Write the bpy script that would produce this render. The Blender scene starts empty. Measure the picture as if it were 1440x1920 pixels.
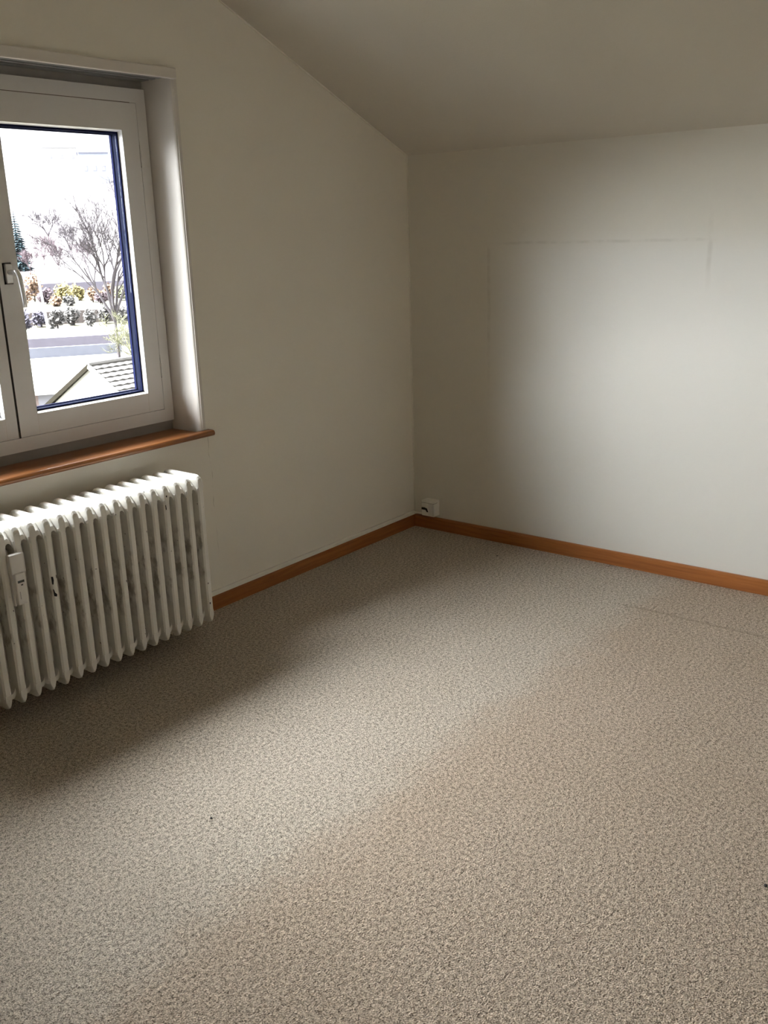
import bpy, bmesh, math, random
from mathutils import Vector, Matrix
S = bpy.context.scene
COL = S.collection
rnd = random.Random(7)

# ------------------------------------------------------------------ camera
FPX = 1788.78
YAW, PITCH, ROLL = math.radians(51.343), math.radians(16.451), math.radians(-1.791)
CAM = Vector((-4.1328, -3.0847, 1.6))
fw = Vector((math.sin(YAW)*math.cos(PITCH), math.cos(YAW)*math.cos(PITCH), -math.sin(PITCH)))
r0 = Vector((math.cos(YAW), -math.sin(YAW), 0)); u0 = r0.cross(fw)
rt = r0*math.cos(ROLL) + u0*math.sin(ROLL); up = -r0*math.sin(ROLL) + u0*math.cos(ROLL)
cd = bpy.data.cameras.new('camera'); cam = bpy.data.objects.new('camera', cd); COL.objects.link(cam)
cd.sensor_fit = 'VERTICAL'; cd.sensor_height = 36; cd.lens = 36*FPX/1920; cd.clip_end = 2000; cd.clip_start = .02
M = Matrix((rt, up, -fw)).transposed().to_4x4(); M.translation = CAM
cam.matrix_world = M
S.camera = cam

def ray(px, py):
    return ((px-720)*rt - (py-960)*up + FPX*fw).normalized()
def far(px, py, dist):          # point at a given horizontal distance from the camera
    d = ray(px, py); k = dist/math.hypot(d.x, d.y)
    return CAM + d*k

# ------------------------------------------------------------------ sky and exposure
w = bpy.data.worlds.new('overcast_sky'); S.world = w; w.use_nodes = True
bg = w.node_tree.nodes['Background']
bg.inputs[0].default_value = (.93, .965, 1.0, 1); bg.inputs[1].default_value = 1.4
S.view_settings.view_transform = 'Standard'; S.view_settings.look = 'None'
S.view_settings.gamma = 1; S.view_settings.use_curve_mapping = False
S.view_settings.exposure = 1.0
# hazy sun: a wide, soft glow behind thin cloud, high in front of the window and to its left
SUN_EL, SUN_AZ = math.radians(46), math.radians(-36)
sd_ = bpy.data.lights.new('hazy_sun', 'SUN'); sun = bpy.data.objects.new('hazy_sun', sd_); COL.objects.link(sun)
sd_.energy = 46.0; sd_.angle = math.radians(98); sd_.color = (.93, .97, 1.0)
sun.rotation_euler = Vector((math.sin(SUN_AZ)*math.cos(SUN_EL), math.cos(SUN_AZ)*math.cos(SUN_EL), math.sin(SUN_EL))).to_track_quat('Z', 'Y').to_euler()
S.cycles.max_bounces = 16; S.cycles.diffuse_bounces = 10; S.cycles.transparent_max_bounces = 16
S.cycles.use_denoising = True
S.cycles.sample_clamp_indirect = 10

# ------------------------------------------------------------------ helpers
def tag(o, label=None, cat=None, group=None, kind=None):
    for k, v in (('label', label), ('category', cat), ('group', group), ('kind', kind)):
        if v: o[k] = v
    return o
def empty(name, loc=(0, 0, 0), parent=None):
    o = bpy.data.objects.new(name, None); COL.objects.link(o); o.location = loc
    o.empty_display_size = .05
    if parent: o.parent = parent
    return o
def mesh(name, bm, m=None, smooth=False):
    me = bpy.data.meshes.new(name); bm.normal_update(); bm.to_mesh(me); bm.free()
    if m: me.materials.append(m)
    if smooth:
        for p in me.polygons: p.use_smooth = True
    return me
def obj(name, bm, m, parent=None, loc=(0, 0, 0), smooth=False):
    me = bm if isinstance(bm, bpy.types.Mesh) else mesh(name, bm, m, smooth)
    o = bpy.data.objects.new(name, me); COL.objects.link(o); o.location = loc
    if parent: o.parent = parent
    return o
def box(bm, x0, x1, y0, y1, z0, z1, bev=0, seg=2):
    g = bmesh.ops.create_cube(bm, size=1)
    for v in g['verts']:
        v.co = Vector((x0+(v.co.x+.5)*(x1-x0), y0+(v.co.y+.5)*(y1-y0), z0+(v.co.z+.5)*(z1-z0)))
    if bev:
        es = list({e for v in g['verts'] for e in v.link_edges})
        bmesh.ops.bevel(bm, geom=es, offset=bev, segments=seg, affect='EDGES', profile=.6)
    return bm
def B(*a, **k): return box(bmesh.new(), *a, **k)
def prism(bm, pts, axis, a0, a1):
    """extrude a 2D outline; axis 'x' (pts=y,z), 'y' (pts=x,z), 'z' (pts=x,y)"""
    def P(p, a):
        return {'x': (a, p[0], p[1]), 'y': (p[0], a, p[1]), 'z': (p[0], p[1], a)}[axis]
    A = [bm.verts.new(P(p, a0)) for p in pts]; C = [bm.verts.new(P(p, a1)) for p in pts]
    n = len(pts)
    bm.faces.new(A); bm.faces.new(C[::-1])
    for i in range(n): bm.faces.new((A[i], C[i], C[(i+1) % n], A[(i+1) % n]))
    bmesh.ops.recalc_face_normals(bm, faces=bm.faces[:])
    return bm
def ring(bm, o, i, y0, y1, yi=None):
    """rectangular frame around an opening: o, i = (x0,x1,z0,z1); yi = front depth at the inner edge"""
    yi = y0 if yi is None else yi
    def rect(r, y): return [bm.verts.new((r[a], y, r[b])) for a, b in ((0, 2), (1, 2), (1, 3), (0, 3))]
    of, inf, ib, ob = rect(o, y0), rect(i, yi), rect(i, y1), rect(o, y1)
    for k in range(4):
        j = (k+1) % 4
        for a, b in ((of, inf), (inf, ib), (ib, ob), (ob, of)):
            bm.faces.new((a[k], a[j], b[j], b[k]))
    bmesh.ops.recalc_face_normals(bm, faces=bm.faces[:])
    return bm
def tube(bm, pts, radii, n=8, cap=True):
    rings = []; pts = [Vector(p) for p in pts]
    for i, p in enumerate(pts):
        d = (pts[min(i+1, len(pts)-1)] - pts[max(i-1, 0)]).normalized()
        a = d.orthogonal().normalized() if abs(d.z) > .9 else d.cross(Vector((0, 0, 1))).normalized()
        b = d.cross(a)
        rr = radii[i] if isinstance(radii, (list, tuple)) else radii
        rings.append([bm.verts.new(p + (a*math.cos(t)+b*math.sin(t))*rr) for t in [2*math.pi*k/n for k in range(n)]])
    for i in range(len(rings)-1):
        for k in range(n):
            bm.faces.new((rings[i][k], rings[i][(k+1) % n], rings[i+1][(k+1) % n], rings[i+1][k]))
    if cap:
        bm.faces.new(rings[0][::-1]); bm.faces.new(rings[-1])
    return bm

# ------------------------------------------------------------------ materials
class N:
    """tiny node-graph helper"""
    def __init__(s, name):
        s.m = bpy.data.materials.new(name); s.m.use_nodes = True
        s.t = s.m.node_tree; s.b = s.t.nodes['Principled BSDF']; s.out = s.t.nodes['Material Output']
        s.co = s.t.nodes.new('ShaderNodeTexCoord').outputs['Object']
    def node(s, kind, **kw):
        n = s.t.nodes.new('ShaderNode'+kind)
        for k, v in kw.items(): setattr(n, k, v)
        return n
    def put(s, sock, v):
        if isinstance(v, bpy.types.NodeSocket): s.t.links.new(v, sock)
        elif isinstance(v, (tuple, list)) and len(v) == 3 and sock.type == 'RGBA': sock.default_value = (*v, 1)
        else: sock.default_value = v
    def noise(s, scale, detail=2, rough=.5, co=None, dist=0):
        n = s.node('TexNoise'); s.put(n.inputs['Vector'], co or s.co)
        s.put(n.inputs['Scale'], scale); s.put(n.inputs['Detail'], detail); s.put(n.inputs['Roughness'], rough); s.put(n.inputs['Distortion'], dist)
        return n.outputs['Fac']
    def scaled(s, v, loc=(0, 0, 0), co=None):
        n = s.node('Mapping'); s.put(n.inputs['Vector'], co or s.co); n.inputs['Scale'].default_value = v; n.inputs['Location'].default_value = loc
        return n.outputs[0]
    def math(s, op, a, b=0.0, c=0.0, clamp=False):
        n = s.node('Math', operation=op, use_clamp=clamp)
        s.put(n.inputs[0], a); s.put(n.inputs[1], b); s.put(n.inputs[2], c); return n.outputs[0]
    def ss(s, v, a, b, lo=0.0, hi=1.0):
        n = s.node('MapRange', interpolation_type='SMOOTHSTEP'); s.put(n.inputs[0], v)
        for i, q in enumerate((a, b, lo, hi)): s.put(n.inputs[i+1], q)
        return n.outputs[0]
    def mix(s, f, a, b, mode='MIX'):
        n = s.node('Mix', data_type='RGBA', blend_type=mode)
        s.put(n.inputs[0], f); s.put(n.inputs[6], a); s.put(n.inputs[7], b); return n.outputs[2]
    def xyz(s):
        n = s.node('SeparateXYZ'); s.put(n.inputs[0], s.co); return n.outputs
    def bump(s, h, strength, dist=.001, prev=None):
        n = s.node('Bump'); s.put(n.inputs['Height'], h); n.inputs['Strength'].default_value = strength; n.inputs['Distance'].default_value = dist
        if prev: s.put(n.inputs['Normal'], prev)
        s.put(s.b.inputs['Normal'], n.outputs[0]); return n.outputs[0]
    def done(s, col, rough=.5, spec=.5, **kw):
        s.put(s.b.inputs['Base Color'], col); s.put(s.b.inputs['Roughness'], rough); s.put(s.b.inputs['Specular IOR Level'], spec)
        for k, v in kw.items(): s.put(s.b.inputs[k], v)
        return s.m
def plain(name, col, rough=.5, spec=.5, var=.06, scale=30, **kw):
    n = N(name)
    c = n.mix(n.noise(scale, 3), tuple(q*(1-var) for q in col), tuple(min(1, q*(1+var)) for q in col))
    return n.done(c, rough, spec, **kw)

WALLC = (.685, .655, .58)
def paper(n, a=1.0):
    weave = n.noise(1.0, 3, .6, n.scaled((90, 90, 420)))
    grain = n.noise(260, 3, .65)
    h = n.math('ADD', n.math('MULTIPLY', weave, .6), grain)
    n.bump(h, .35, .0012)
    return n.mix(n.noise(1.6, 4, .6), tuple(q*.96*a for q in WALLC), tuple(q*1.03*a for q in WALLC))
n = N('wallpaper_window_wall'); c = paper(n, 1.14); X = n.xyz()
# hairline crack running down from the end of the sill
cx = n.math('ADD', X[0], n.math('MULTIPLY', n.math('SUBTRACT', n.noise(9, 3), .5), .05))
ln = n.math('SUBTRACT', 1.0, n.ss(n.math('ABSOLUTE', n.math('ADD', cx, 1.462)), .0008, .0022))
ln = n.math('MULTIPLY', ln, n.math('MULTIPLY', n.ss(X[2], .20, .35), n.ss(X[2], .80, .76)))
c = n.mix(n.math('MULTIPLY', ln, n.ss(n.noise(14, 2), .4, .6, 0, .5)), c, (.33, .29, .22))
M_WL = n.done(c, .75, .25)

n = N('wallpaper_right_wall'); c = paper(n); X = n.xyz()
# cleaner rectangle where a cupboard stood against the wall, with faint dirt along its edges
Y = n.math('ADD', X[1], n.math('MULTIPLY', n.math('SUBTRACT', n.noise(7, 3), .5), .012))
Z = n.math('ADD', X[2], n.math('MULTIPLY', n.math('SUBTRACT', n.noise(6, 3), .5), .012))
inl = n.ss(Y, -.44, -.58); inr = n.ss(Y, -1.60, -1.57); inz = n.ss(Z, 1.60, 1.44)
clean = n.math('MULTIPLY', n.math('MULTIPLY', inl, inz), 1.0)
c = n.mix(n.math('MULTIPLY', clean, .42), c, (.75, .75, .735))
le = n.math('SUBTRACT', 1.0, n.ss(n.math('ABSOLUTE', n.math('ADD', Y, .488)), .002, .014))
le = n.math('MULTIPLY', le, n.math('MULTIPLY', n.ss(X[2], 1.52, 1.48), n.ss(X[2], .6, 1.1)))
te = n.math('SUBTRACT', 1.0, n.ss(n.math('ABSOLUTE', n.math('SUBTRACT', Z, 1.522)), .002, .010))
te = n.math('MULTIPLY', te, n.math('MULTIPLY', inl, n.ss(X[1], -1.64, -1.55)))
re = n.math('SUBTRACT', 1.0, n.ss(n.math('ABSOLUTE', n.math('ADD', Y, 1.583)), .003, .016))
re = n.math('MULTIPLY', re, n.math('MULTIPLY', n.ss(X[2], 1.28, 1.45), n.ss(X[2], 1.68, 1.55)))
mk = n.math('MULTIPLY', n.math('MAXIMUM', le, n.math('MAXIMUM', te, re)), n.ss(n.noise(18, 3), .3, .65, .03, .22))
c = n.mix(mk, c, (.36, .33, .27))
M_WR = n.done(c, .75, .25)

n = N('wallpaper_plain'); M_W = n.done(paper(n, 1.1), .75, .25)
n = N('ceiling_woodchip')
n.bump(n.noise(170, 4, .7), .5, .002)
M_CE = n.done(n.mix(n.noise(2.2, 4), (.60, .565, .49), (.65, .615, .54)), .85, .2)

n = N('carpet'); X = n.xyz()
v = n.node('TexVoronoi'); n.put(v.inputs['Vector'], n.scaled((1, 1, 1))); v.inputs['Scale'].default_value = 210
g1 = n.noise(265, 3, .65); g2 = n.noise(90, 3, .65); g3 = n.noise(7, 4, .6); g4 = n.noise(1.5, 3, .6)
tuft = n.math('ADD', n.math('MULTIPLY', g1, .75), n.math('MULTIPLY', g2, .45))
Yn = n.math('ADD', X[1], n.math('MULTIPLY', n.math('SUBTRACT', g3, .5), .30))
pale_side = n.ss(Yn, -1.64, -1.42)                        # paler, greyer pile on the window side
c1 = n.mix(pale_side, (.425, .350, .276), (.462, .41, .342))
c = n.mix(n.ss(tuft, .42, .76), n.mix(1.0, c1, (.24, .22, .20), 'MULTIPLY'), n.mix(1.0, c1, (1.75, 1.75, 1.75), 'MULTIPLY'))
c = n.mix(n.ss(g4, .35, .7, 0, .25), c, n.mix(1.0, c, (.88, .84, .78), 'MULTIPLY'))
ex = n.math('ABSOLUTE', n.math('ADD', n.math('ADD', X[0], .464), n.math('MULTIPLY', n.math('SUBTRACT', g3, .5), .03)))
el = n.math('MULTIPLY', n.math('SUBTRACT', 1.0, n.ss(ex, .004, .016)), n.ss(X[1], -1.42, -1.5))
c = n.mix(n.math('MULTIPLY', el, .30), c, (.20, .16, .11))
n.bump(n.math('ADD', tuft, n.math('MULTIPLY', v.outputs['Distance'], .5)), 1.0, .006)
M_FL = n.done(c, .95, .1)

def wood(name, a, b, sc, rough=.35):
    n = N(name)
    g = n.noise(1.0, 5, .65, n.scaled(sc), .6)
    c = n.mix(n.ss(g, .3, .7), a, b)
    n.bump(g, .12, .001)
    return n.done(c, rough, .5)
M_SILL = wood('varnished_oak_sill', (.16, .058, .018), (.29, .11, .032), (2.5, 60, 60), .28)
M_BBL = wood('varnished_baseboard_left', (.27, .088, .022), (.40, .145, .038), (2.5, 60, 60), .38)
M_BBR = wood('varnished_baseboard_right', (.27, .088, .022), (.40, .145, .038), (60, 2.5, 60), .38)

n = N('old_white_window_paint')
c = n.mix(n.ss(n.noise(5, 5, .7), .45, .8, 0, .5), (.70, .685, .67), (.63, .60, .56))
n.bump(n.noise(60, 3), .08, .001)
M_WIN = n.done(c, .42, .45)
n = N('window_reveal_plaster'); n.bump(n.noise(120, 3), .12, .001)
M_REV = n.done(n.mix(n.noise(6, 3), (.62, .585, .54), (.69, .65, .60)), .55, .4)
M_SUB = plain('shaded_subframe_grey', (.36, .34, .315), .6, .3)  # shade under the overhanging frame is put into this grey
M_BEAD = plain('white_glazing_bead', (.86, .86, .86), .4)
M_NAVY = plain('navy_gasket_rubber', (.004, .006, .03), .9, .05, .3, 60)
M_SPACER = plain('blue_anodised_spacer', (.009, .011, .023), .9, .0, .2, 60)
M_GAP = plain('dark_joint', (.035, .03, .025), .8, .2)
M_TRACK = plain('grey_curtain_track', (.20, .20, .195), .6)
M_METAL = plain('brushed_handle_metal', (.72, .71, .69), .30, .5, .04, 80, Metallic=.75)
M_HINGE = plain('dark_hinge', (.16, .13, .10), .5, .5, .2)
n = N('window_glass')
tr = n.node('BsdfTransparent'); gl = n.node('BsdfGlossy'); gl.inputs['Roughness'].default_value = .01
fr = n.node('LayerWeight'); fr.inputs['Blend'].default_value = .5
fac = n.math('ADD', n.math('MULTIPLY', n.math('POWER', fr.outputs['Facing'], 5.0), .5), .015)
mx = n.node('MixShader'); n.put(mx.inputs[0], fac); n.put(mx.inputs[1], tr.outputs[0]); n.put(mx.inputs[2], gl.outputs[0])
n.put(n.out.inputs['Surface'], mx.outputs[0]); M_GLASS = n.m

n = N('old_radiator_enamel'); X = n.xyz()
band = n.math('MULTIPLY', n.ss(X[2], .20, .33), n.ss(X[2], .58, .44))
info = n.node('ObjectInfo')
off = n.node('VectorMath', operation='ADD'); n.put(off.inputs[0], n.co)
cmb = n.node('CombineXYZ'); n.put(cmb.inputs[0], n.math('MULTIPLY', info.outputs['Random'], 37.0)); n.put(off.inputs[1], cmb.outputs[0])
st = n.noise(1.0, 4, .65, n.scaled((22, 22, 14), co=off.outputs[0]))
stain = n.math('MULTIPLY', n.ss(st, .47, .66), n.math('ADD', n.math('MULTIPLY', band, .6), .10))
c = n.mix(n.noise(8, 4, co=off.outputs[0]), (.72, .70, .645), (.80, .785, .73))
side = n.ss(n.math('ABSOLUTE', X[0]), .009, .0145)         # grime sits on the flanks between the sections
c = n.mix(n.math('MULTIPLY', stain, n.math('ADD', n.math('MULTIPLY', side, .85), .08)), c, (.13, .085, .05))
chip = n.ss(n.noise(1.0, 2, .5, n.scaled((70, 70, 60), co=off.outputs[0])), .735, .755)
c = n.mix(chip, c, (.05, .045, .04))
n.bump(n.noise(45, 3, co=off.outputs[0]), .12, .001)
M_RAD = n.done(c, .38, .5)
M_CHIP = plain('bare_iron', (.012, .011, .010), .7, .3)
M_PLAST = plain('white_plastic', (.74, .72, .69), .42)
M_LCD = plain('dark_display', (.015, .02, .02), .25)
M_PRINT = plain('grey_print', (.35, .34, .32), .6)
M_BOX = plain('yellowed_plastic', (.86, .84, .78), .45)
M_CABLE = plain('painted_cable_duct', (.80, .77, .69), .5)
M_CRUMB = plain('black_crumb', (.02, .018, .015), .6)

M_OVERHANG = plain('added_overhang_brown', (.22, .15, .09), .8, .3, .2, 6)
# ------------------------------------------------------------------ room shell
RX0, RY0 = -4.9, -4.3                      # far left and near limits of the room
WX0, WX1, WZ0, WZ1 = -3.0, -1.50,   .785, 2.19    # window opening
KZ, SL = 1.959, .437                       # knee-wall height, ceiling slope
XF = -1.75; ZF = KZ - SL*XF                # where the slope meets the flat ceiling
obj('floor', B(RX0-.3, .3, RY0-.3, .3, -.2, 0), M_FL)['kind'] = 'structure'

bm = bmesh.new()
T = .26
box(bm, WX1, .3, 0, T, 0, 3.3); box(bm, RX0-.3, WX0, 0, T, 0, 3.3)
box(bm, WX0, WX1, 0, T, 0, WZ0); box(bm, WX0, WX1, 0, T, WZ1, 3.3)
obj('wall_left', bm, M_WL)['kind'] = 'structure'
obj('wall_right', B(0, .3, RY0-.3, 0, 0, 2.2), M_WR)['kind'] = 'structure'
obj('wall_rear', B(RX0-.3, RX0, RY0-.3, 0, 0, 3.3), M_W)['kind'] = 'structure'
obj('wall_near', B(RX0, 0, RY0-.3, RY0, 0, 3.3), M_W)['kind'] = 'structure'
XL = RX0 - .0
pts = [(.0, KZ), (XF, ZF), (RX0, ZF), (RX0, ZF+.25), (XF, ZF+.25), (.0, KZ+.25)]
obj('ceiling', prism(bmesh.new(), pts, 'y', RY0, 0), M_CE)['kind'] = 'structure'

# unseen overhang added above the window to block steep light and deepen floor shadow
XR = -2.45; ZR = KZ - SL*XR
pts = [(.9, KZ-SL*.9+.14), (XR, ZR+.14), (2*XR-.9, KZ-SL*.9+.14), (2*XR-.9, KZ-SL*.9+.38), (XR, ZR+.38), (.9, KZ-SL*.9+.38)]
obj('roof', prism(bmesh.new(), pts, 'y', T+.002, 1.12), M_OVERHANG)['kind'] = 'structure'

# caulk beads along the corner and the gable edge
bm = tube(bmesh.new(), [(-.002, -.002, .07), (-.002, -.002, KZ)], .0045, 6)
tag(obj('trim_1', bm, M_W), kind='structure')
bm = tube(bmesh.new(), [(-.002, -.002, KZ), (XF, -.002, ZF)], .0045, 6)
tag(obj('trim_2', bm, M_W), kind='structure')

# baseboards, with a small chamfer on the upper edge
def bbprof(t, h): return [(0, 0), (0, h), (-t*.55, h), (-t, h-.007), (-t, 0)]
bm = prism(bmesh.new(), bbprof(.016, .064), 'x', RX0, -.0005)
tag(obj('baseboard_left', bm, M_BBL), kind='structure')
bm = prism(bmesh.new(), [(p[0], p[1]) for p in bbprof(.021, .067)], 'y', RY0, -.0165)
tag(obj('baseboard_right', bm, M_BBR), kind='structure')

# ------------------------------------------------------------------ window
win = empty('window_1', (0, 0, 0)); win['kind'] = 'structure'
# reveal lining: splayed, with a rounded front edge
def reveal(sign, xj):
    """plan outline of the lining on one side; sign +1 for the right jamb"""
    p = [(xj+sign*.004, .26), (xj-sign*.026, .26), (xj-sign*.026, .145)]
    R = .020; cxx, cyy = xj-sign*.004+sign*R*.2, R-.004
    p += [(xj-sign*.014, .06), (xj-sign*.006, .022)]
    for k in range(5):
        a = math.pi + math.radians(18*k+10)
        p.append((xj+sign*(.014+.018*math.cos(a)), .012+.018*math.sin(a)))
    p += [(xj+sign*.014, -.003), (xj+sign*.014, .0), (xj+sign*.004, .001)]
    return p
for sgn, xj in ((1, WX1), (-1, WX0)):
    bm = prism(bmesh.new(), reveal(sgn, xj), 'z', WZ0+.01, WZ1)
    obj('reveal_lining', bm, M_REV, win)
    a, b = sorted((xj+sgn*.006, xj+sgn*.021))
    obj('casing_strip', B(a, b, -.006, .0, .81, 2.18, bev=.002), M_REV, win)
# lintel soffit, curtain-track board with two grooves
bm = bmesh.new()
prof = [(-.016, 2.182), (-.016, 2.212), (.0, 2.212), (0, WZ1+.001), (.148, WZ1+.001), (.148, 2.183), (.100, 2.183), (.100, 2.188), (.084, 2.188), (.084, 2.183),
        (.060, 2.183), (.060, 2.188), (.044, 2.188), (.044, 2.183), (.022, 2.183), (.022, 2.188), (.006, 2.188), (.006, 2.183), (-.008, 2.181)]
prism(bm, prof, 'x', WX0+.03, WX1-.026)
obj('curtain_track', bm, M_TRACK, win)
bm = B(WX0-.02, WX1+.012, -.02, .0, 2.179, 2.217, bev=.004)
obj('head_casing', bm, M_REV, win)
# outer subframe set back, fixed frame and two flush sashes
ox0, ox1 = WX0+.026, WX1-.026
obj('subframe', ring(bmesh.new(), (ox0, ox1, .795, WZ1), (ox0+.05, ox1-.05, .88, 2.12), .150, .235), M_SUB, win)
fx0, fx1, fz0, fz1 = -2.976, -1.531, .850, 2.152
sx0, sx1, sz0, sz1 = -2.931, -1.576, .901, 2.101
obj('fixed_frame', ring(bmesh.new(), (fx0, fx1, fz0, fz1), (sx0, sx1, sz0, sz1), .130, .205), M_WIN, win)
MID = -2.2535
def add_sash(x0, x1, right):
    bm = bmesh.new(); g = .0016
    gx0, gx1 = (x0+.083, x1-.079) if right else (x0+.079, x1-.050)
    op = (gx0, gx1, .981, 2.0)
    ring(bm, (x0+g, x1-g, sz0+g, sz1-g), op, .1305, .20)
    s = obj('sash', bm, M_WIN, win)
    # bead stepping back to the glass
    ip = (gx0+.006, gx1-.006, .987, 1.994)
    obj('glazing_bead', ring(bmesh.new(), op, ip, .1295, .152, .150), M_BEAD, s)
    obj('gasket', ring(bmesh.new(), ip, (gx0+.012, gx1-.012, .993, 1.988), .150, .156), M_NAVY, s)
    obj('spacer', ring(bmesh.new(), ip, (gx0+.0125, gx1-.0125, .9935, 1.9875), .1562, .181), M_SPACER, s)
    obj('outer_gasket', ring(bmesh.new(), ip, (gx0+.016, gx1-.016, .997, 1.984), .1815, .193), M_NAVY, s)
    obj('pane', B(gx0+.0126, gx1-.0126, .1565, .1595, .9936, 1.9874), M_GLASS, s)
    obj('pane', B(gx0+.0126, gx1-.0126, .1775, .1805, .9936, 1.9874), M_GLASS, s)
    # rail and stile joints
    bm = bmesh.new()
    for q in (gx0, gx1): box(bm, q-.0006, q+.0006, .1301, .131, sz0+.004, .978)
    obj('corner_joint', bm, M_REV, s)
    return s
sr = add_sash(MID, sx1, True)
slf = add_sash(sx0, MID, False)
# dark shadow gaps between the sashes and round them
bm = B(MID-.0035, MID+.0035, .1285, .1312, sz0, sz1)
obj('meeting_gap', bm, M_GAP, win)
bm = bmesh.new()
box(bm, sx0, sx1-.03, .1296, .1310, sz1-.0012, sz1+.0012)
obj('top_gap', bm, M_HINGE, win)
for z in (1.915, 1.085):
    bm = tube(bmesh.new(), [(sx1+.001, .129, z-.045), (sx1+.001, .129, z+.045)], .0035, 6)
    tube(bm, [(sx1+.001, .1275, z-.012), (sx1+.001, .1275, z+.012)], .006, 8)
    obj('hinge', bm, M_WIN, win)
    bm = B(sx1-.0022, sx1-.0004, .1285, .131, z-.050, z+.034); obj('hinge_gap', bm, M_HINGE, win)
obj('latch_slot', B(-2.40, -2.345, .1285, .131, .871, .876), M_GAP, win)
# espagnolette handle
hx, hz = -2.213, 1.492
hd = B(hx-.014, hx+.014, .118, .1305, hz-.034, hz+.034, bev=.004)
hd = obj('window_handle', hd, M_METAL, win)
obj('backplate_gasket', B(hx-.018, hx+.016, .1275, .1305, hz-.037, hz+.037, bev=.001), M_GAP, hd)  # black gasket edge showing round the handle rosette
bm = tube(bmesh.new(), [(hx, .120, hz+.004), (hx, .082, hz+.004)], .0095, 12); obj('handle_neck', bm, M_METAL, hd, smooth=False)
lp = [(hx-.004, .082, hz+.010), (hx+.004, .078, hz+.008), (hx+.010, .075, hz-.010), (hx+.013, .074, hz-.045), (hx+.015, .073, hz-.085), (hx+.016, .073, hz-.118)]
bm = tube(bmesh.new(), lp, [.008, .0095, .0095, .009, .0085, .008], 12)
obj('lever', bm, M_METAL, hd, smooth=True)
# wooden sill board with a rounded nose
pr = [(.150, .784), (.150, .808), (-.026, .808)]
for k in range(7):
    a = math.radians(90+30*k); pr.append((-.030+.012*math.cos(a), .796+.012*math.sin(a)))
pr += [(-.026, .784)]
bm = prism(bmesh.new(), pr[:3]+pr[3:], 'x', WX0+.027, WX1-.027)
prism(bm, [(-.0005, .784), (-.0005, .808)]+pr[2:], 'x', WX1-.027, WX1+.040)
prism(bm, [(-.0005, .784), (-.0005, .808)]+pr[2:], 'x', WX0-.040, WX0+.027)
obj('window_sill', bm, M_SILL, win)

# ------------------------------------------------------------------ radiator
RP = .0565; RXA = -1.760; NS = 19
YF, YB, ZT, ZB = -.275, -.058, .707, .086
def section_mesh():
    bm = bmesh.new()
    W = .0138
    def column(y0, y1, z0, z1, tip):
        """upright with chamfered arrises; the foot narrows to a ridge"""
        c = .006
        plan = [(-W+c, y0), (W-c, y0), (W, y0+c), (W, y1-c), (W-c, y1), (-W+c, y1), (-W, y1-c), (-W, y0+c)]
        prism(bm, plan, 'z', z0, z1)
    def blade(y0, y1, z0, z1, top):
        """head across the full depth, ridge-shaped in x-z, with rounded ends in y-z"""
        if top: prof = [(-W, z0), (W, z0), (W, z1-.016), (W*.86, z1-.007), (W*.45, z1-.001), (-W*.45, z1-.001), (-W*.86, z1-.007), (-W, z1-.016)]
        else: prof = [(-W, z1), (W, z1), (W, z0+.030), (W*.55, z0+.008), (W*.2, z0), (-W*.2, z0), (-W*.55, z0+.008), (-W, z0+.030)]
        steps = [(0, .024), (.004, .013), (.012, .005), (.024, 0)]
        ys = [(y0+d, s) for d, s in steps] + [(y1-d, s) for d, s in steps[::-1]]
        rings = []
        for y, s in ys:
            sx = 1 - s*9 if s else 1
            ringv = []
            for (px, pz) in prof:
                if top: zz = z0 + (pz-z0)*(1-s/(z1-z0))
                else: zz = z1 - (z1-pz)*(1-s/(z1-z0)*.6)
                ringv.append(bm.verts.new((px*max(sx, .72), y, zz)))
            rings.append(ringv)
        k = len(prof)
        for a, b in zip(rings, rings[1:]):
            for i in range(k): bm.faces.new((a[i], a[(i+1) % k], b[(i+1) % k], b[i]))
        bm.faces.new(rings[0]); bm.faces.new(rings[-1][::-1])
    for y0, y1 in ((YF+.0005, YF+.056), (-.194, -.139), (YB-.056, YB-.0005)):
        column(y0, y1, ZB+.045, ZT-.050, False)
    blade(YF, YB, ZT-.062, ZT, True)
    blade(YF, YB, ZB, ZB+.055, False)
    # hubs joining the sections: arched below, sloping shoulder in front
    H = RP/2
    for top in (True, False):
        xs = [-H+2*H*i/20 for i in range(21)]
        rings = []
        for x in xs:
            q = abs(x)/H
            ar = .034*math.sqrt(max(0, 1-((1-q)/.55)**2)) if q > .45 else 0
            if top:
                zb = .618 + ar; zt = .692
                pf = [(-.260, zb), (-.255, zb+.016), (-.228, zt-.006), (-.214, zt), (-.125, zt), (-.108, zt-.010), (-.098, zb)]
            else:
                zt = .160 - ar; zb = ZB+.018
                pf = [(-.246, zt), (-.250, zt-.016), (-.230, zb), (-.124, zb), (-.110, zb+.02), (-.109, zt)]
            rings.append([bm.verts.new((x, y, z)) for y, z in pf])
        k = len(rings[0])
        for a, b in zip(rings, rings[1:]):
            for i in range(k): bm.faces.new((a[i], a[(i+1) % k], b[(i+1) % k], b[i]))
        bm.faces.new(rings[0]); bm.faces.new(rings[-1][::-1])
    bmesh.ops.recalc_face_normals(bm, faces=bm.faces[:])
    return mesh('radiator_section', bm, M_RAD)
rad = empty('radiator', (RXA-RP*(NS-1)/2, YF/2, 0))
tag(rad, 'old white column radiator with chipped paint and rust stains, hanging under the window sill', 'radiator')
sm = section_mesh(); secs = []
for i in range(NS):
    o = obj('radiator_section', sm, None, rad, (RXA-i*RP-rad.location.x, -rad.location.y, 0)); secs.append(o)
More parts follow.
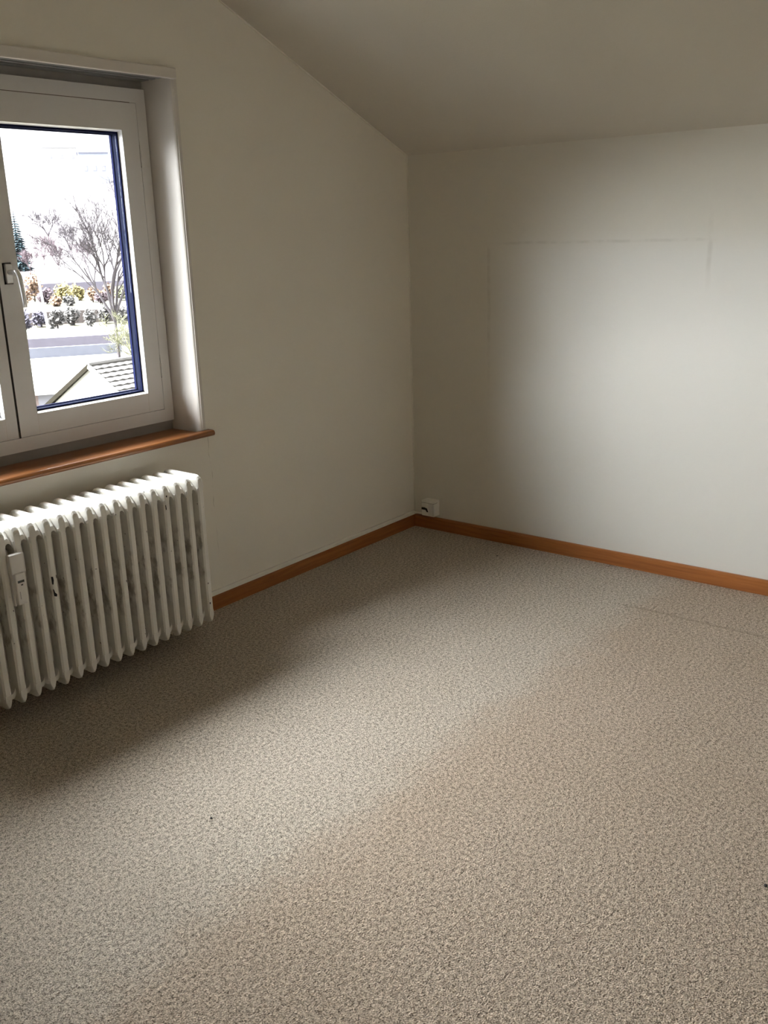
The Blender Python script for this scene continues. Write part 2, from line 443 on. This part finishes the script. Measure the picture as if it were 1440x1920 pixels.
for s, i in ((1, 0), (-1, NS-1)):
    for z in (.66, .135):
        x = RXA-i*RP + s*RP/2 - rad.location.x
        bm = tube(bmesh.new(), [(x-s*.002, -.17-rad.location.y, z), (x+s*.010, -.17-rad.location.y, z)], .020, 6)
        obj('end_plug', bm, M_RAD, rad)
for i in (2, NS-3):
    for z in (.610, .19):
        x = RXA-(i+.5)*RP - rad.location.x
        bm = B(x-.012, x+.012, -.10-rad.location.y, -.001-rad.location.y, z-.006, z+.012)
        obj('wall_bracket', bm, M_RAD, rad)
# bare-iron chips where the paint has come off
def chip(parent, pts, y, d=.0006):
    bm = prism(bmesh.new(), pts, 'y', y-d, y+d); obj('paint_chip', bm, M_CHIP, parent)
cs = secs[12]
chip(cs, [(-.0115, .500), (-.004, .498), (-.003, .484), (-.006, .470), (-.0105, .472)], YF+.0003)
chip(cs, [(-.0105, .455), (-.007, .452), (-.004, .440), (.003, .432), (.001, .424), (-.0085, .428)], YF+.0003)
chip(cs, [(.0075, .502), (.0095, .500), (.0095, .488), (.0075, .490)], YF+.0003)
chip(secs[3], [(-.010, .628), (-.007, .630), (-.006, .612), (-.009, .610)], YF+.0003)
chip(secs[3], [(-.004, .664), (.002, .666), (.002, .659), (-.003, .658)], YF+.0003)
chip(secs[0], [(-.006, .178), (-.002, .178), (-.002, .170), (-.006, .170)], YF+.0003)

# heat meter clipped over two sections
MX, MY = -2.575, YF-.001
ht = empty('heat_meter', (MX, MY, .45)); tag(ht, 'white plastic heat meter with small dark display clipped to the radiator front', 'meter')
bm = B(-.027, .027, -.022, .0, .105, .172, bev=.004); obj('meter_cap', bm, M_PLAST, ht)
bm = B(-.020, .014, -.030, .0, 0, .108, bev=.004); bd = obj('meter_body', bm, M_PLAST, ht)
bm = B(-.024, -.018, -.012, .0, -.006, .108, bev=.002); obj('mounting_plate', bm, M_PLAST, ht)
obj('display', B(-.014, .009, -.0306, -.029, .076, .084), M_LCD, bd)
obj('indicator', B(-.004, .003, -.0306, -.029, .0655, .0705), M_LCD, bd)
obj('type_print', B(-.012, -.009, -.0304, -.029, .020, .046), M_PRINT, bd)

# ------------------------------------------------------------------ junction box and cable duct in the corner
jb = empty('junction_box', (0, -.131, .083)); tag(jb, 'small yellowed plastic junction box in the corner just above the baseboard', 'junction box')
bm = bmesh.new(); box(bm, -.056, 0, -.041, .041, 0, .088, bev=.004)
obj('box_cover', bm, M_BOX, jb)
obj('seam', B(-.0565, -.02, -.0415, .0415, .074, .0755), M_HINGE, jb)
bm = prism(bmesh.new(), [(.041, .034), (.041, .046), (.022, .048), (.004, .043), (-.003, .024), (.004, .022), (.014, .034)], 'x', -.0572, -.054)
obj('cable_hole', bm, M_GAP, jb)
obj('cover_plate', B(-.058, -.055, -.039, -.006, .004, .072, bev=.001), M_PLAST, jb)
bm = tube(bmesh.new(), [(-.03, .036, .010), (-.028, .070, .002), (-.022, .100, -.002), (-.020, .1185, -.003)], .005, 8)
obj('cable_lead', bm, M_CABLE, jb)
bm = prism(bmesh.new(), [(0, .0665), (0, .086), (-.009, .086), (-.013, .081), (-.013, .0665)], 'x', -3.2, -.012)
tag(obj('cable_duct', bm, M_CABLE), 'thin cream cable duct running on top of the baseboard below the window', 'cable duct')

# crumbs on the carpet
for (x, y, s, lab) in ((-1.984, -2.549, .005, 'black crumb on the carpet at the right edge of the picture'),
                       (-2.604, -1.194, .0035, 'tiny dark crumb on the paler carpet in front of the radiator'),
                       (-.216, -.675, .004, 'tiny dark crumb on the carpet near the far corner')):
    bm = bmesh.new(); bmesh.ops.create_icosphere(bm, subdivisions=2, radius=s)
    for v in bm.verts: v.co *= 1+rnd.uniform(-.2, .2); v.co.z *= .7
    tag(obj('crumb', bm, M_CRUMB, None, (x, y, s*.6)), lab, 'crumb', 'crumbs on the carpet')

# ------------------------------------------------------------------ outside
GZ = -7.0
n = N('pale_winter_grass'); M_GR = n.done(n.mix(n.noise(.25, 5), (.09, .085, .065), (.17, .16, .12)), .9, .2)
n = N('hillside_scrub'); M_HILL = n.done(n.mix(n.noise(.12, 6, .7), (.09, .08, .085), (.18, .165, .165)), .9, .2)
M_ROAD = plain('wet_asphalt', (.19, .19, .20), .6, .4, .1, 1)
M_CONC = plain('pale_concrete', (.32, .315, .31), .8, .3, .1, 2)
M_WALLP = plain('purple_stone_wall', (.105, .097, .122), .9, .2, .25, 3)
M_HEDGE = plain('dark_hedge_leaf', (.105, .10, .095), .9, .2, .3, 2)
M_ORANGE = plain('russet_leaf', (.19, .125, .085), .9, .2, .2, 2)
M_YELL = plain('yellow_leaf', (.22, .19, .085), .9, .2, .2, 2)
M_YGRN = plain('yellow_green_twig', (.13, .13, .08), .9, .2, .2, 2)
M_BARK = plain('grey_brown_bark', (.06, .053, .058), .9, .2, .2, 3)
M_BARKP = plain('reddish_twig', (.105, .080, .088), .9, .2, .2, 3)
M_CONIF = plain('blue_green_needle', (.04, .062, .07), .9, .2, .25, 3)
M_LAMP = plain('white_lamp_post', (.5, .5, .5), .5)
M_TILE = plain('grey_roof_tile', (.10, .095, .09), .9, .2, .25, 8)
M_REND = plain('white_render', (.42, .42, .40), .9, .2, .05, 1)
M_VERGE = plain('brown_verge_board', (.014, .012, .008), .95, .05, .2, 3)
M_GUT = plain('ochre_rafter', (.17, .15, .07), .8, .3, .2, 3)
M_PINK = plain('pink_render', (.20, .155, .15), .9, .2, .1, 1)
M_FARW = plain('far_house_render', (.25, .27, .32), .9, .2, .1, 1)
M_GWALL = plain('blue_grey_garden_wall', (.12, .125, .155), .9, .2, .2, 2)
M_BANK = plain('brown_bank_stone', (.085, .072, .068), .95, .1, .25, 2)
M_SLATE = plain('far_slate', (.19, .19, .22), .9, .2, .2, 1)

AZ = math.radians(34.2)
VD = Vector((math.sin(AZ), math.cos(AZ), 0)); VR = Vector((VD.y, -VD.x, 0))   # view azimuth and its right
def loc2(d, s, z): return Vector((CAM.x, CAM.y, 0)) + VD*d + VR*s + Vector((0, 0, z))
def band(name, prof, m, half=90, seg=1):
    """ground strip swept sideways from a (distance, height) profile"""
    bm = bmesh.new(); rows = []
    for d, z in prof:
        rows.append([bm.verts.new(loc2(d, -half+2*half*i/seg, z)) for i in range(seg+1)])
    for a, b in zip(rows, rows[1:]):
        for i in range(seg): bm.faces.new((a[i], a[i+1], b[i+1], b[i]))
    bmesh.ops.recalc_face_normals(bm, faces=bm.faces[:])
    for f in bm.faces:
        if f.normal.z < 0: f.normal_flip()
    return obj(name, bm, m)
tag(band('ground', [(6, GZ), (88, GZ), (99, GZ), (104, -6.7), (105.2, -6.68), (105.5, -5.5), (110, -5.4), (122, -5.2), (126, -4.6)], M_GR, 120), kind='structure')
tag(band('hillside', [(126.5, -3.5), (160, 0), (220, 10), (330, 26), (420, 32)], M_HILL, 260, 8), kind='structure')
tag(band('road', [(86, GZ+.03), (96, GZ+.03)], M_ROAD, 110), kind='structure')
tag(band('upper_path', [(107, -5.47), (110, -5.37)], M_CONC, 110), kind='structure')

def slab(name, d0, d1, s0, s1, z0, z1, m, parent=None):
    bm = bmesh.new()
    vs = [bm.verts.new(loc2(d, s, z)) for z in (z0, z1) for d, s in ((d0, s0), (d0, s1), (d1, s1), (d1, s0))]
    for f in ((0, 1, 2, 3), (7, 6, 5, 4), (0, 4, 5, 1), (1, 5, 6, 2), (2, 6, 7, 3), (3, 7, 4, 0)): bm.faces.new([vs[i] for i in f])
    bmesh.ops.recalc_face_normals(bm, faces=bm.faces[:])
    return obj(name, bm, m, parent)
tag(slab('retaining_wall', 125.8, 126.4, -40, 60, -5.2, -3.4, M_WALLP), 'dusky purple retaining wall behind the russet bushes outside', 'wall')
tag(slab('kerb_wall', 84.2, 84.6, -60, 60, GZ, GZ+.9, M_WALLP), 'low dusky kerb wall along the near side of the road', 'wall')
tag(slab('bank_wall', 105.2, 105.6, -40, 60, -7.0, -5.4, M_BANK), 'dusky bank wall right behind the dark hedge bushes outside', 'wall')
tag(slab('guard_rail', 98, 98.15, -60, 60, GZ, GZ+.45, M_LAMP), 'white guard rail along the far side of the road', 'rail')
tag(slab('low_garden_wall', 78, 78.4, -14, 3.0, GZ, GZ+.75, M_GWALL), 'low grey garden wall in front of the road', 'wall')

def leafblob(bm, c, r, n, size, rg, sq=.8):
    for _ in range(n):
        d = Vector((rg.gauss(0, 1), rg.gauss(0, 1), rg.gauss(0, 1))).normalized()
        p = Vector(c) + Vector((d.x*r[0], d.y*r[1], d.z*r[2]*sq))*rg.uniform(.45, 1)
        a = Vector((rg.uniform(-1, 1), rg.uniform(-1, 1), rg.uniform(-1, 1))).normalized(); b = a.orthogonal().normalized(); s = size*rg.uniform(.6, 1.3)
        bm.faces.new([bm.verts.new(p+q) for q in (a*s, b*s*.6, -a*s, -b*s*.6)])
def shrub(name, d, s, z, r, h, m, label, group, n=420, size=.22):
    rg = random.Random(int(d*10+s*7+n)); bm = bmesh.new()
    for k in range(5):
        leafblob(bm, (rg.uniform(-.5, .5)*r, rg.uniform(-.5, .5)*r, h*rg.uniform(.35, .65)), (r*.65, r*.65, h*.5), n//5, size, rg)
    o = empty(name, loc2(d, s, z)); tag(o, label, 'shrub', group)
    obj('foliage', bm, m, o)
    bm = bmesh.new()
    for k in range(4): tube(bm, [(0, 0, -.3), (rg.uniform(-.4, .4)*r, rg.uniform(-.4, .4)*r, h*.6)], [.06, .02], 4)
    obj('stem', bm, M_BARK, o)
    return o
def side(px, py, d): # sideways offset for a pixel column at distance d along the view axis
    v = ray(px, py); h = Vector((v.x, v.y, 0)); k = d/h.dot(VD); return h.dot(VR)*k
def gz(d):
    P = [(6, GZ), (99, GZ), (104, -6.7), (107, -5.5), (110, -5.4), (122, -5.2), (126, -4.6), (126.5, -3.5), (160, 0), (220, 10), (330, 26)]
    for (a, za), (b, zb) in zip(P, P[1:]):
        if a <= d <= b: return za+(zb-za)*(d-a)/(b-a)
    return 26
G1 = 'autumn bushes on the bank outside'
for px, d, r, h, m, lab in ((44, 116, .85, 2.2, M_ORANGE, 'russet bush on the bank beside the window handle'),
                            (62, 121, 1.0, 3.6, M_ORANGE, 'taller orange bush on the bank left of the lamp post'),
                            (98, 113, .7, 1.3, M_ORANGE, 'small russet bush on the bank below the yellow bush'),
                            (128, 113, .7, 1.2, M_HEDGE, 'small grey green bush on the bank between the yellow bushes'),
                            (188, 113, .7, 1.3, M_BARKP, 'small reddish bush on the bank at the foot of the bare tree'),
                            (224, 117, .9, 1.9, M_YGRN, 'yellow green bush on the bank beside the right window stile'),
                            (84, 117, .9, 1.8, M_BARKP, 'reddish bush on the bank behind the lamp post'),
                            (118, 118, 1.1, 2.5, M_YELL, 'bright yellow bush on the bank right of the lamp post'),
                            (146, 119.5, .8, 2.0, M_YELL, 'second yellow bush on the bank, right of the brightest one'),
                            (172, 116.2, .85, 1.7, M_ORANGE, 'low orange bush on the bank right of the yellow bushes'),
                            (202, 119.5, .9, 1.9, M_ORANGE, 'pale orange bush on the bank behind the bare tree')):
    shrub('autumn_bush', d, side(px, 540, d), gz(d), r, h, m, lab, G1)
for i, (px, r, h) in enumerate(((45, .74, 2.0), (76, .74, 1.8), (107, .74, 2.0), (138, .74, 2.1), (169, .74, 2.0), (200, .74, 1.9), (231, .74, 1.8))):
    d = 103.5 if i % 2 else 101.6
    shrub('hedge_bush', d, side(px, 600, d), gz(d), r, h, M_HEDGE if i not in (0, 1) else M_WALLP,
          'dark hedge bush %s in the row above the road' % ('at the left end', 'second from the left', 'third from the left', 'in the middle', 'third from the right', 'second from the right', 'at the right end')[i], 'hedge bushes above the road')

def branch(bm, p, d, L, r, depth, rg, spread, n=5, updraft=.12, mr=.012):
    pts = [p]; q = p.copy(); dd = d.copy(); k = 4
    for i in range(k):
        dd = (dd + Vector((rg.gauss(0, .13), rg.gauss(0, .13), rg.gauss(0, .1)+updraft*.3))).normalized()
        q = q + dd*L/k; pts.append(q.copy())
    tube(bm, pts, [r*(1-.6*i/k) for i in range(k+1)], n if depth > 2 else 3, False)
    if depth == 0: return
    for c in range(rg.randint(3, 5)):
        t = rg.uniform(.35, 1); i = min(k-1, int(t*k))
        b = pts[i].lerp(pts[i+1], t*k-i)
        nd = (dd + Vector((rg.gauss(0, spread), rg.gauss(0, spread), rg.gauss(.1, spread*.7)))).normalized()
        branch(bm, b, nd, L*rg.uniform(.5, .75), max(r*.5, mr), depth-1, rg, spread, n, updraft, mr)
def bare_tree(px, d, h, m, label, seed, spread=.55, z=None, lean=(0, 0), depth=4, fork=.22, group='bare winter trees outside'):
    rg = random.Random(seed); o = empty('bare_tree', loc2(d, side(px, 500, d), gz(d) if z is None else z)); tag(o, label, 'tree', group)
    L = h*fork; bm = bmesh.new()
    ln = Vector((VR.x*lean[0], VR.y*lean[0], 1)).normalized()
    tube(bm, [(0, 0, -.5), ln*L*.5, ln*L], [h*.010, h*.008, h*.0065], 6); obj('trunk', bm, m, o)
    bm = bmesh.new()
    for k in range(7):
        a = k*2.4; st = ln*L*rg.uniform(.55, 1)
        branch(bm, st, Vector((math.cos(a)*spread, math.sin(a)*spread, .9)).normalized()+ln*.1, h*.30, h*.008, depth-1, rg, spread, mr=.00021*d)
    obj('branches', bm, m, o)
    return o
bare_tree(205, 70, 13.2, M_BARK, 'large bare tree with fine twigs close to the right of the window pane', 3, .38, depth=5, fork=.4)
bare_tree(244, 57, 6.4, M_YGRN, 'yellowish bare tree at the right edge of the window pane', 9, .6, depth=5)
bare_tree(56, 134, 5.2, M_BARKP, 'reddish bare tree behind the lamp post', 11)
bare_tree(84, 144, 6.0, M_BARKP, 'tall reddish bare tree just right of the lamp post', 12)
bare_tree(110, 137, 5.6, M_BARKP, 'reddish bare tree above the yellow bush', 13)
bare_tree(136, 152, 7.0, M_BARK, 'grey bare tree in the middle of the far row', 14)
bare_tree(162, 138, 5.5, M_BARKP, 'low reddish bare tree behind the large bare tree', 15)
bare_tree(98, 165, 8.5, M_BARK, 'pale grey bare tree further up the hillside', 16)

# conifer beside the window handle
cb = loc2(140, side(38, 500, 140), gz(140)); o = empty('conifer', cb); tag(o, 'blue green conifer standing beside the window handle', 'tree')
HT = 1.6+140*math.tan(math.radians(1.75)) - cb.z
obj('trunk', tube(bmesh.new(), [(0, 0, -.5), (0, 0, HT*.97)], [.2, .03], 6), M_BARK, o)
bm = bmesh.new(); rg = random.Random(5)
for k in range(26):
    t = k/25; z = HT*(.06+.92*t); R = 1.7*(1-t)**.8+.12
    for j in range(10):
        a = 2*math.pi*j/10 + rg.uniform(-.3, .3); rr = R*rg.uniform(.75, 1.1)
        tip = Vector((math.cos(a)*rr, math.sin(a)*rr, z-rr*.35)); sd = Vector((-math.sin(a), math.cos(a), 0))*rr*.26
        mid = Vector((math.cos(a)*rr*.5, math.sin(a)*rr*.5, z-rr*.1))
        root = Vector((0, 0, z)); A, Bv, Cv, Dv, E = [bm.verts.new(q) for q in (root, mid+sd, tip, mid-sd, mid-Vector((0, 0, rr*.25)))]
        bm.faces.new((A, Bv, Cv)); bm.faces.new((A, Cv, Dv)); bm.faces.new((A, E, Bv)); bm.faces.new((Bv, E, Cv)); bm.faces.new((Cv, E, Dv)); bm.faces.new((Dv, E, A))
obj('foliage', bm, M_CONIF, o)

# street lamp
lb = loc2(97, side(92, 622, 97), GZ); o = empty('street_lamp', lb); tag(o, 'tall white street lamp post standing beside the road', 'street lamp')
LH = 7.7
obj('post', tube(bmesh.new(), [(0, 0, 0), (-VR*.3 + Vector((0, 0, LH*.6))), (-VR*.55 + Vector((0, 0, LH)))], [.14, .10, .07], 8), M_LAMP, o)
bm = bmesh.new(); c0 = -VR*.55+Vector((0, 0, LH)); tube(bm, [c0, c0-VR*.45+Vector((0, 0, .12))], [.12, .08], 8); obj('lamp_head', bm, M_LAMP, o)

# neighbouring house: gable towards us, tiled slope falling to the right
HD = 32.0
A0 = far(165, 686, HD)
E1 = far(80, 752, HD*1.07); gd = Vector((E1.x-A0.x, E1.y-A0.y, 0)).normalized()     # towards the far eave
rd = Vector((gd.y, -gd.x, 0))
if rd.dot(VR) < 0: rd = -rd
PT = math.radians(30); HSP = 2.9; RL = 9.0
hs = empty('neighbour_house', (A0.x, A0.y, GZ)); tag(hs, 'neighbouring house with white gable and grey tiled roof seen below the window', 'house')
rz = A0.z - GZ
def hp(g, r, z): return gd*g + rd*r + Vector((0, 0, z))
ez = rz - HSP*math.tan(PT)
bm = bmesh.new()
gab = [[bm.verts.new(hp(g, r, z)) for g, z in ((-HSP+.2, 0), (HSP-.2, 0), (HSP-.2, ez), (0, rz-.07), (-HSP+.2, ez))] for r in (.12, RL)]
bm.faces.new(gab[0]); bm.faces.new(gab[1][::-1])
for i in range(5): bm.faces.new((gab[0][i], gab[1][i], gab[1][(i+1) % 5], gab[0][(i+1) % 5]))
bmesh.ops.recalc_face_normals(bm, faces=bm.faces[:])
obj('wall', bm, M_REND, hs)
roof = empty('roof', (0, 0, 0), hs)
for sg in (-1, 1):
    SLn = HSP/math.cos(PT)+.25; nC = 15; cl = SLn/nC
    bm = bmesh.new()                      # one course of slightly wavy tiles, lifted at its lower edge
    sd = gd*sg*math.cos(PT) - Vector((0, 0, math.sin(PT))); nn = Vector((0, 0, math.cos(PT))) + gd*sg*math.sin(PT)
    K = 60; rowA = []; rowB = []; rowC = []
    for i in range(K+1):
        r = RL*i/K; wv = .018*math.cos(i*math.pi)
        rowA.append(bm.verts.new(rd*r + nn*.01)); rowB.append(bm.verts.new(rd*r + sd*(cl+.03) + nn*(.055+wv))); rowC.append(bm.verts.new(rd*r + sd*(cl+.03) + nn*.0))
    for i in range(K):
        bm.faces.new((rowA[i], rowA[i+1], rowB[i+1], rowB[i])); bm.faces.new((rowB[i], rowB[i+1], rowC[i+1], rowC[i]))
    cm = mesh('tile_course', bm, M_TILE)
    for k in range(nC):
        p = sd*cl*k; obj('tile_course', cm, None, roof, (p.x, p.y, p.z+rz))
    # verge board and rafter under the roof edge
    bm = bmesh.new(); L = SLn
    vs = [bm.verts.new(rd*r + sd*s + nn*h + Vector((0, 0, rz))) for r in (-.02, .04) for s, h in ((0, .05), (L, .05), (L, -.09), (0, -.09))]
    for f in ((0, 1, 2, 3), (7, 6, 5, 4), (0, 4, 5, 1), (1, 5, 6, 2), (2, 6, 7, 3), (3, 7, 4, 0)): bm.faces.new([vs[i] for i in f])
    bmesh.ops.recalc_face_normals(bm, faces=bm.faces[:])
    obj('verge_board', bm, M_VERGE if sg > 0 else M_REND, roof)
bm = tube(bmesh.new(), [hp(0, 0, rz+.03), hp(0, RL, rz+.03)], .09, 8); obj('ridge_tile', bm, M_TILE, roof)
bm = tube(bmesh.new(), [hp(HSP+.12, -.1, ez-.1), hp(HSP+.12, RL, ez-.1)], .07, 8); obj('gutter', bm, M_GUT, hs)

# pinkish lower house behind it on the left, and two pale houses on the hillside
def small_house(name, px, py, d, wd, dp, hw, hr, mw, mr, label, z=None):
    s = side(px, py, d); zz = gz(d) if z is None else z
    o = empty(name, loc2(d, s, zz)); tag(o, label, 'house', 'houses outside the window')
    def q(a, b, z): return VR*a + VD*b + Vector((0, 0, z))
    bm = bmesh.new()
    vs = [bm.verts.new(q(a, b, z)) for z in (-1, hw) for a, b in ((-wd, 0), (wd, 0), (wd, dp), (-wd, dp))]
    for f in ((0, 1, 2, 3), (7, 6, 5, 4), (0, 4, 5, 1), (1, 5, 6, 2), (2, 6, 7, 3), (3, 7, 4, 0)): bm.faces.new([vs[i] for i in f])
    bmesh.ops.recalc_face_normals(bm, faces=bm.faces[:]); obj('wall', bm, mw, o)
    e = .3; bm = bmesh.new()
    pr = [(-e, hw-.1), (dp/2, hr), (dp+e, hw-.1), (dp+e, hw+.1), (dp/2, hr+.2), (-e, hw+.1)]
    Lh = [bm.verts.new(q(-wd-e, b, z)) for b, z in pr]; Rh = [bm.verts.new(q(wd+e, b, z)) for b, z in pr]
    bm.faces.new(Lh); bm.faces.new(Rh[::-1])
    for i in range(6): bm.faces.new((Lh[i], Rh[i], Rh[(i+1) % 6], Lh[(i+1) % 6]))
    bmesh.ops.recalc_face_normals(bm, faces=bm.faces[:]); obj('roof', bm, mr, o)
    wm = None
    for k in range(3):
        a = -wd*.6 + k*wd*.6
        bm = bmesh.new(); vs = [bm.verts.new(q(a+u, b, z)) for b in (-.06, .02) for u, z in ((-.4, hw*.4), (.4, hw*.4), (.4, hw*.4+1.2), (-.4, hw*.4+1.2))]
        for f in ((0, 1, 2, 3), (7, 6, 5, 4), (0, 4, 5, 1), (1, 5, 6, 2), (2, 6, 7, 3), (3, 7, 4, 0)): bm.faces.new([vs[i] for i in f])
        bmesh.ops.recalc_face_normals(bm, faces=bm.faces[:]); obj('window', bm, M_SLATE, o)
    return o
small_house('garden_house', 85, 715, 46, 2.6, 4, 2.0, 3.1, M_PINK, M_REND, 'low pinkish garden house left of the neighbouring roof')
small_house('hillside_house', 178, 320, 250, 3.4, 8, 7, 10, M_FARW, M_SLATE, 'faint bluish house high on the hillside', None)
small_house('hillside_house', 120, 330, 300, 5, 8, 5, 8, M_REND, M_FARW, 'pale house far up the hillside left of the bluish one', None)
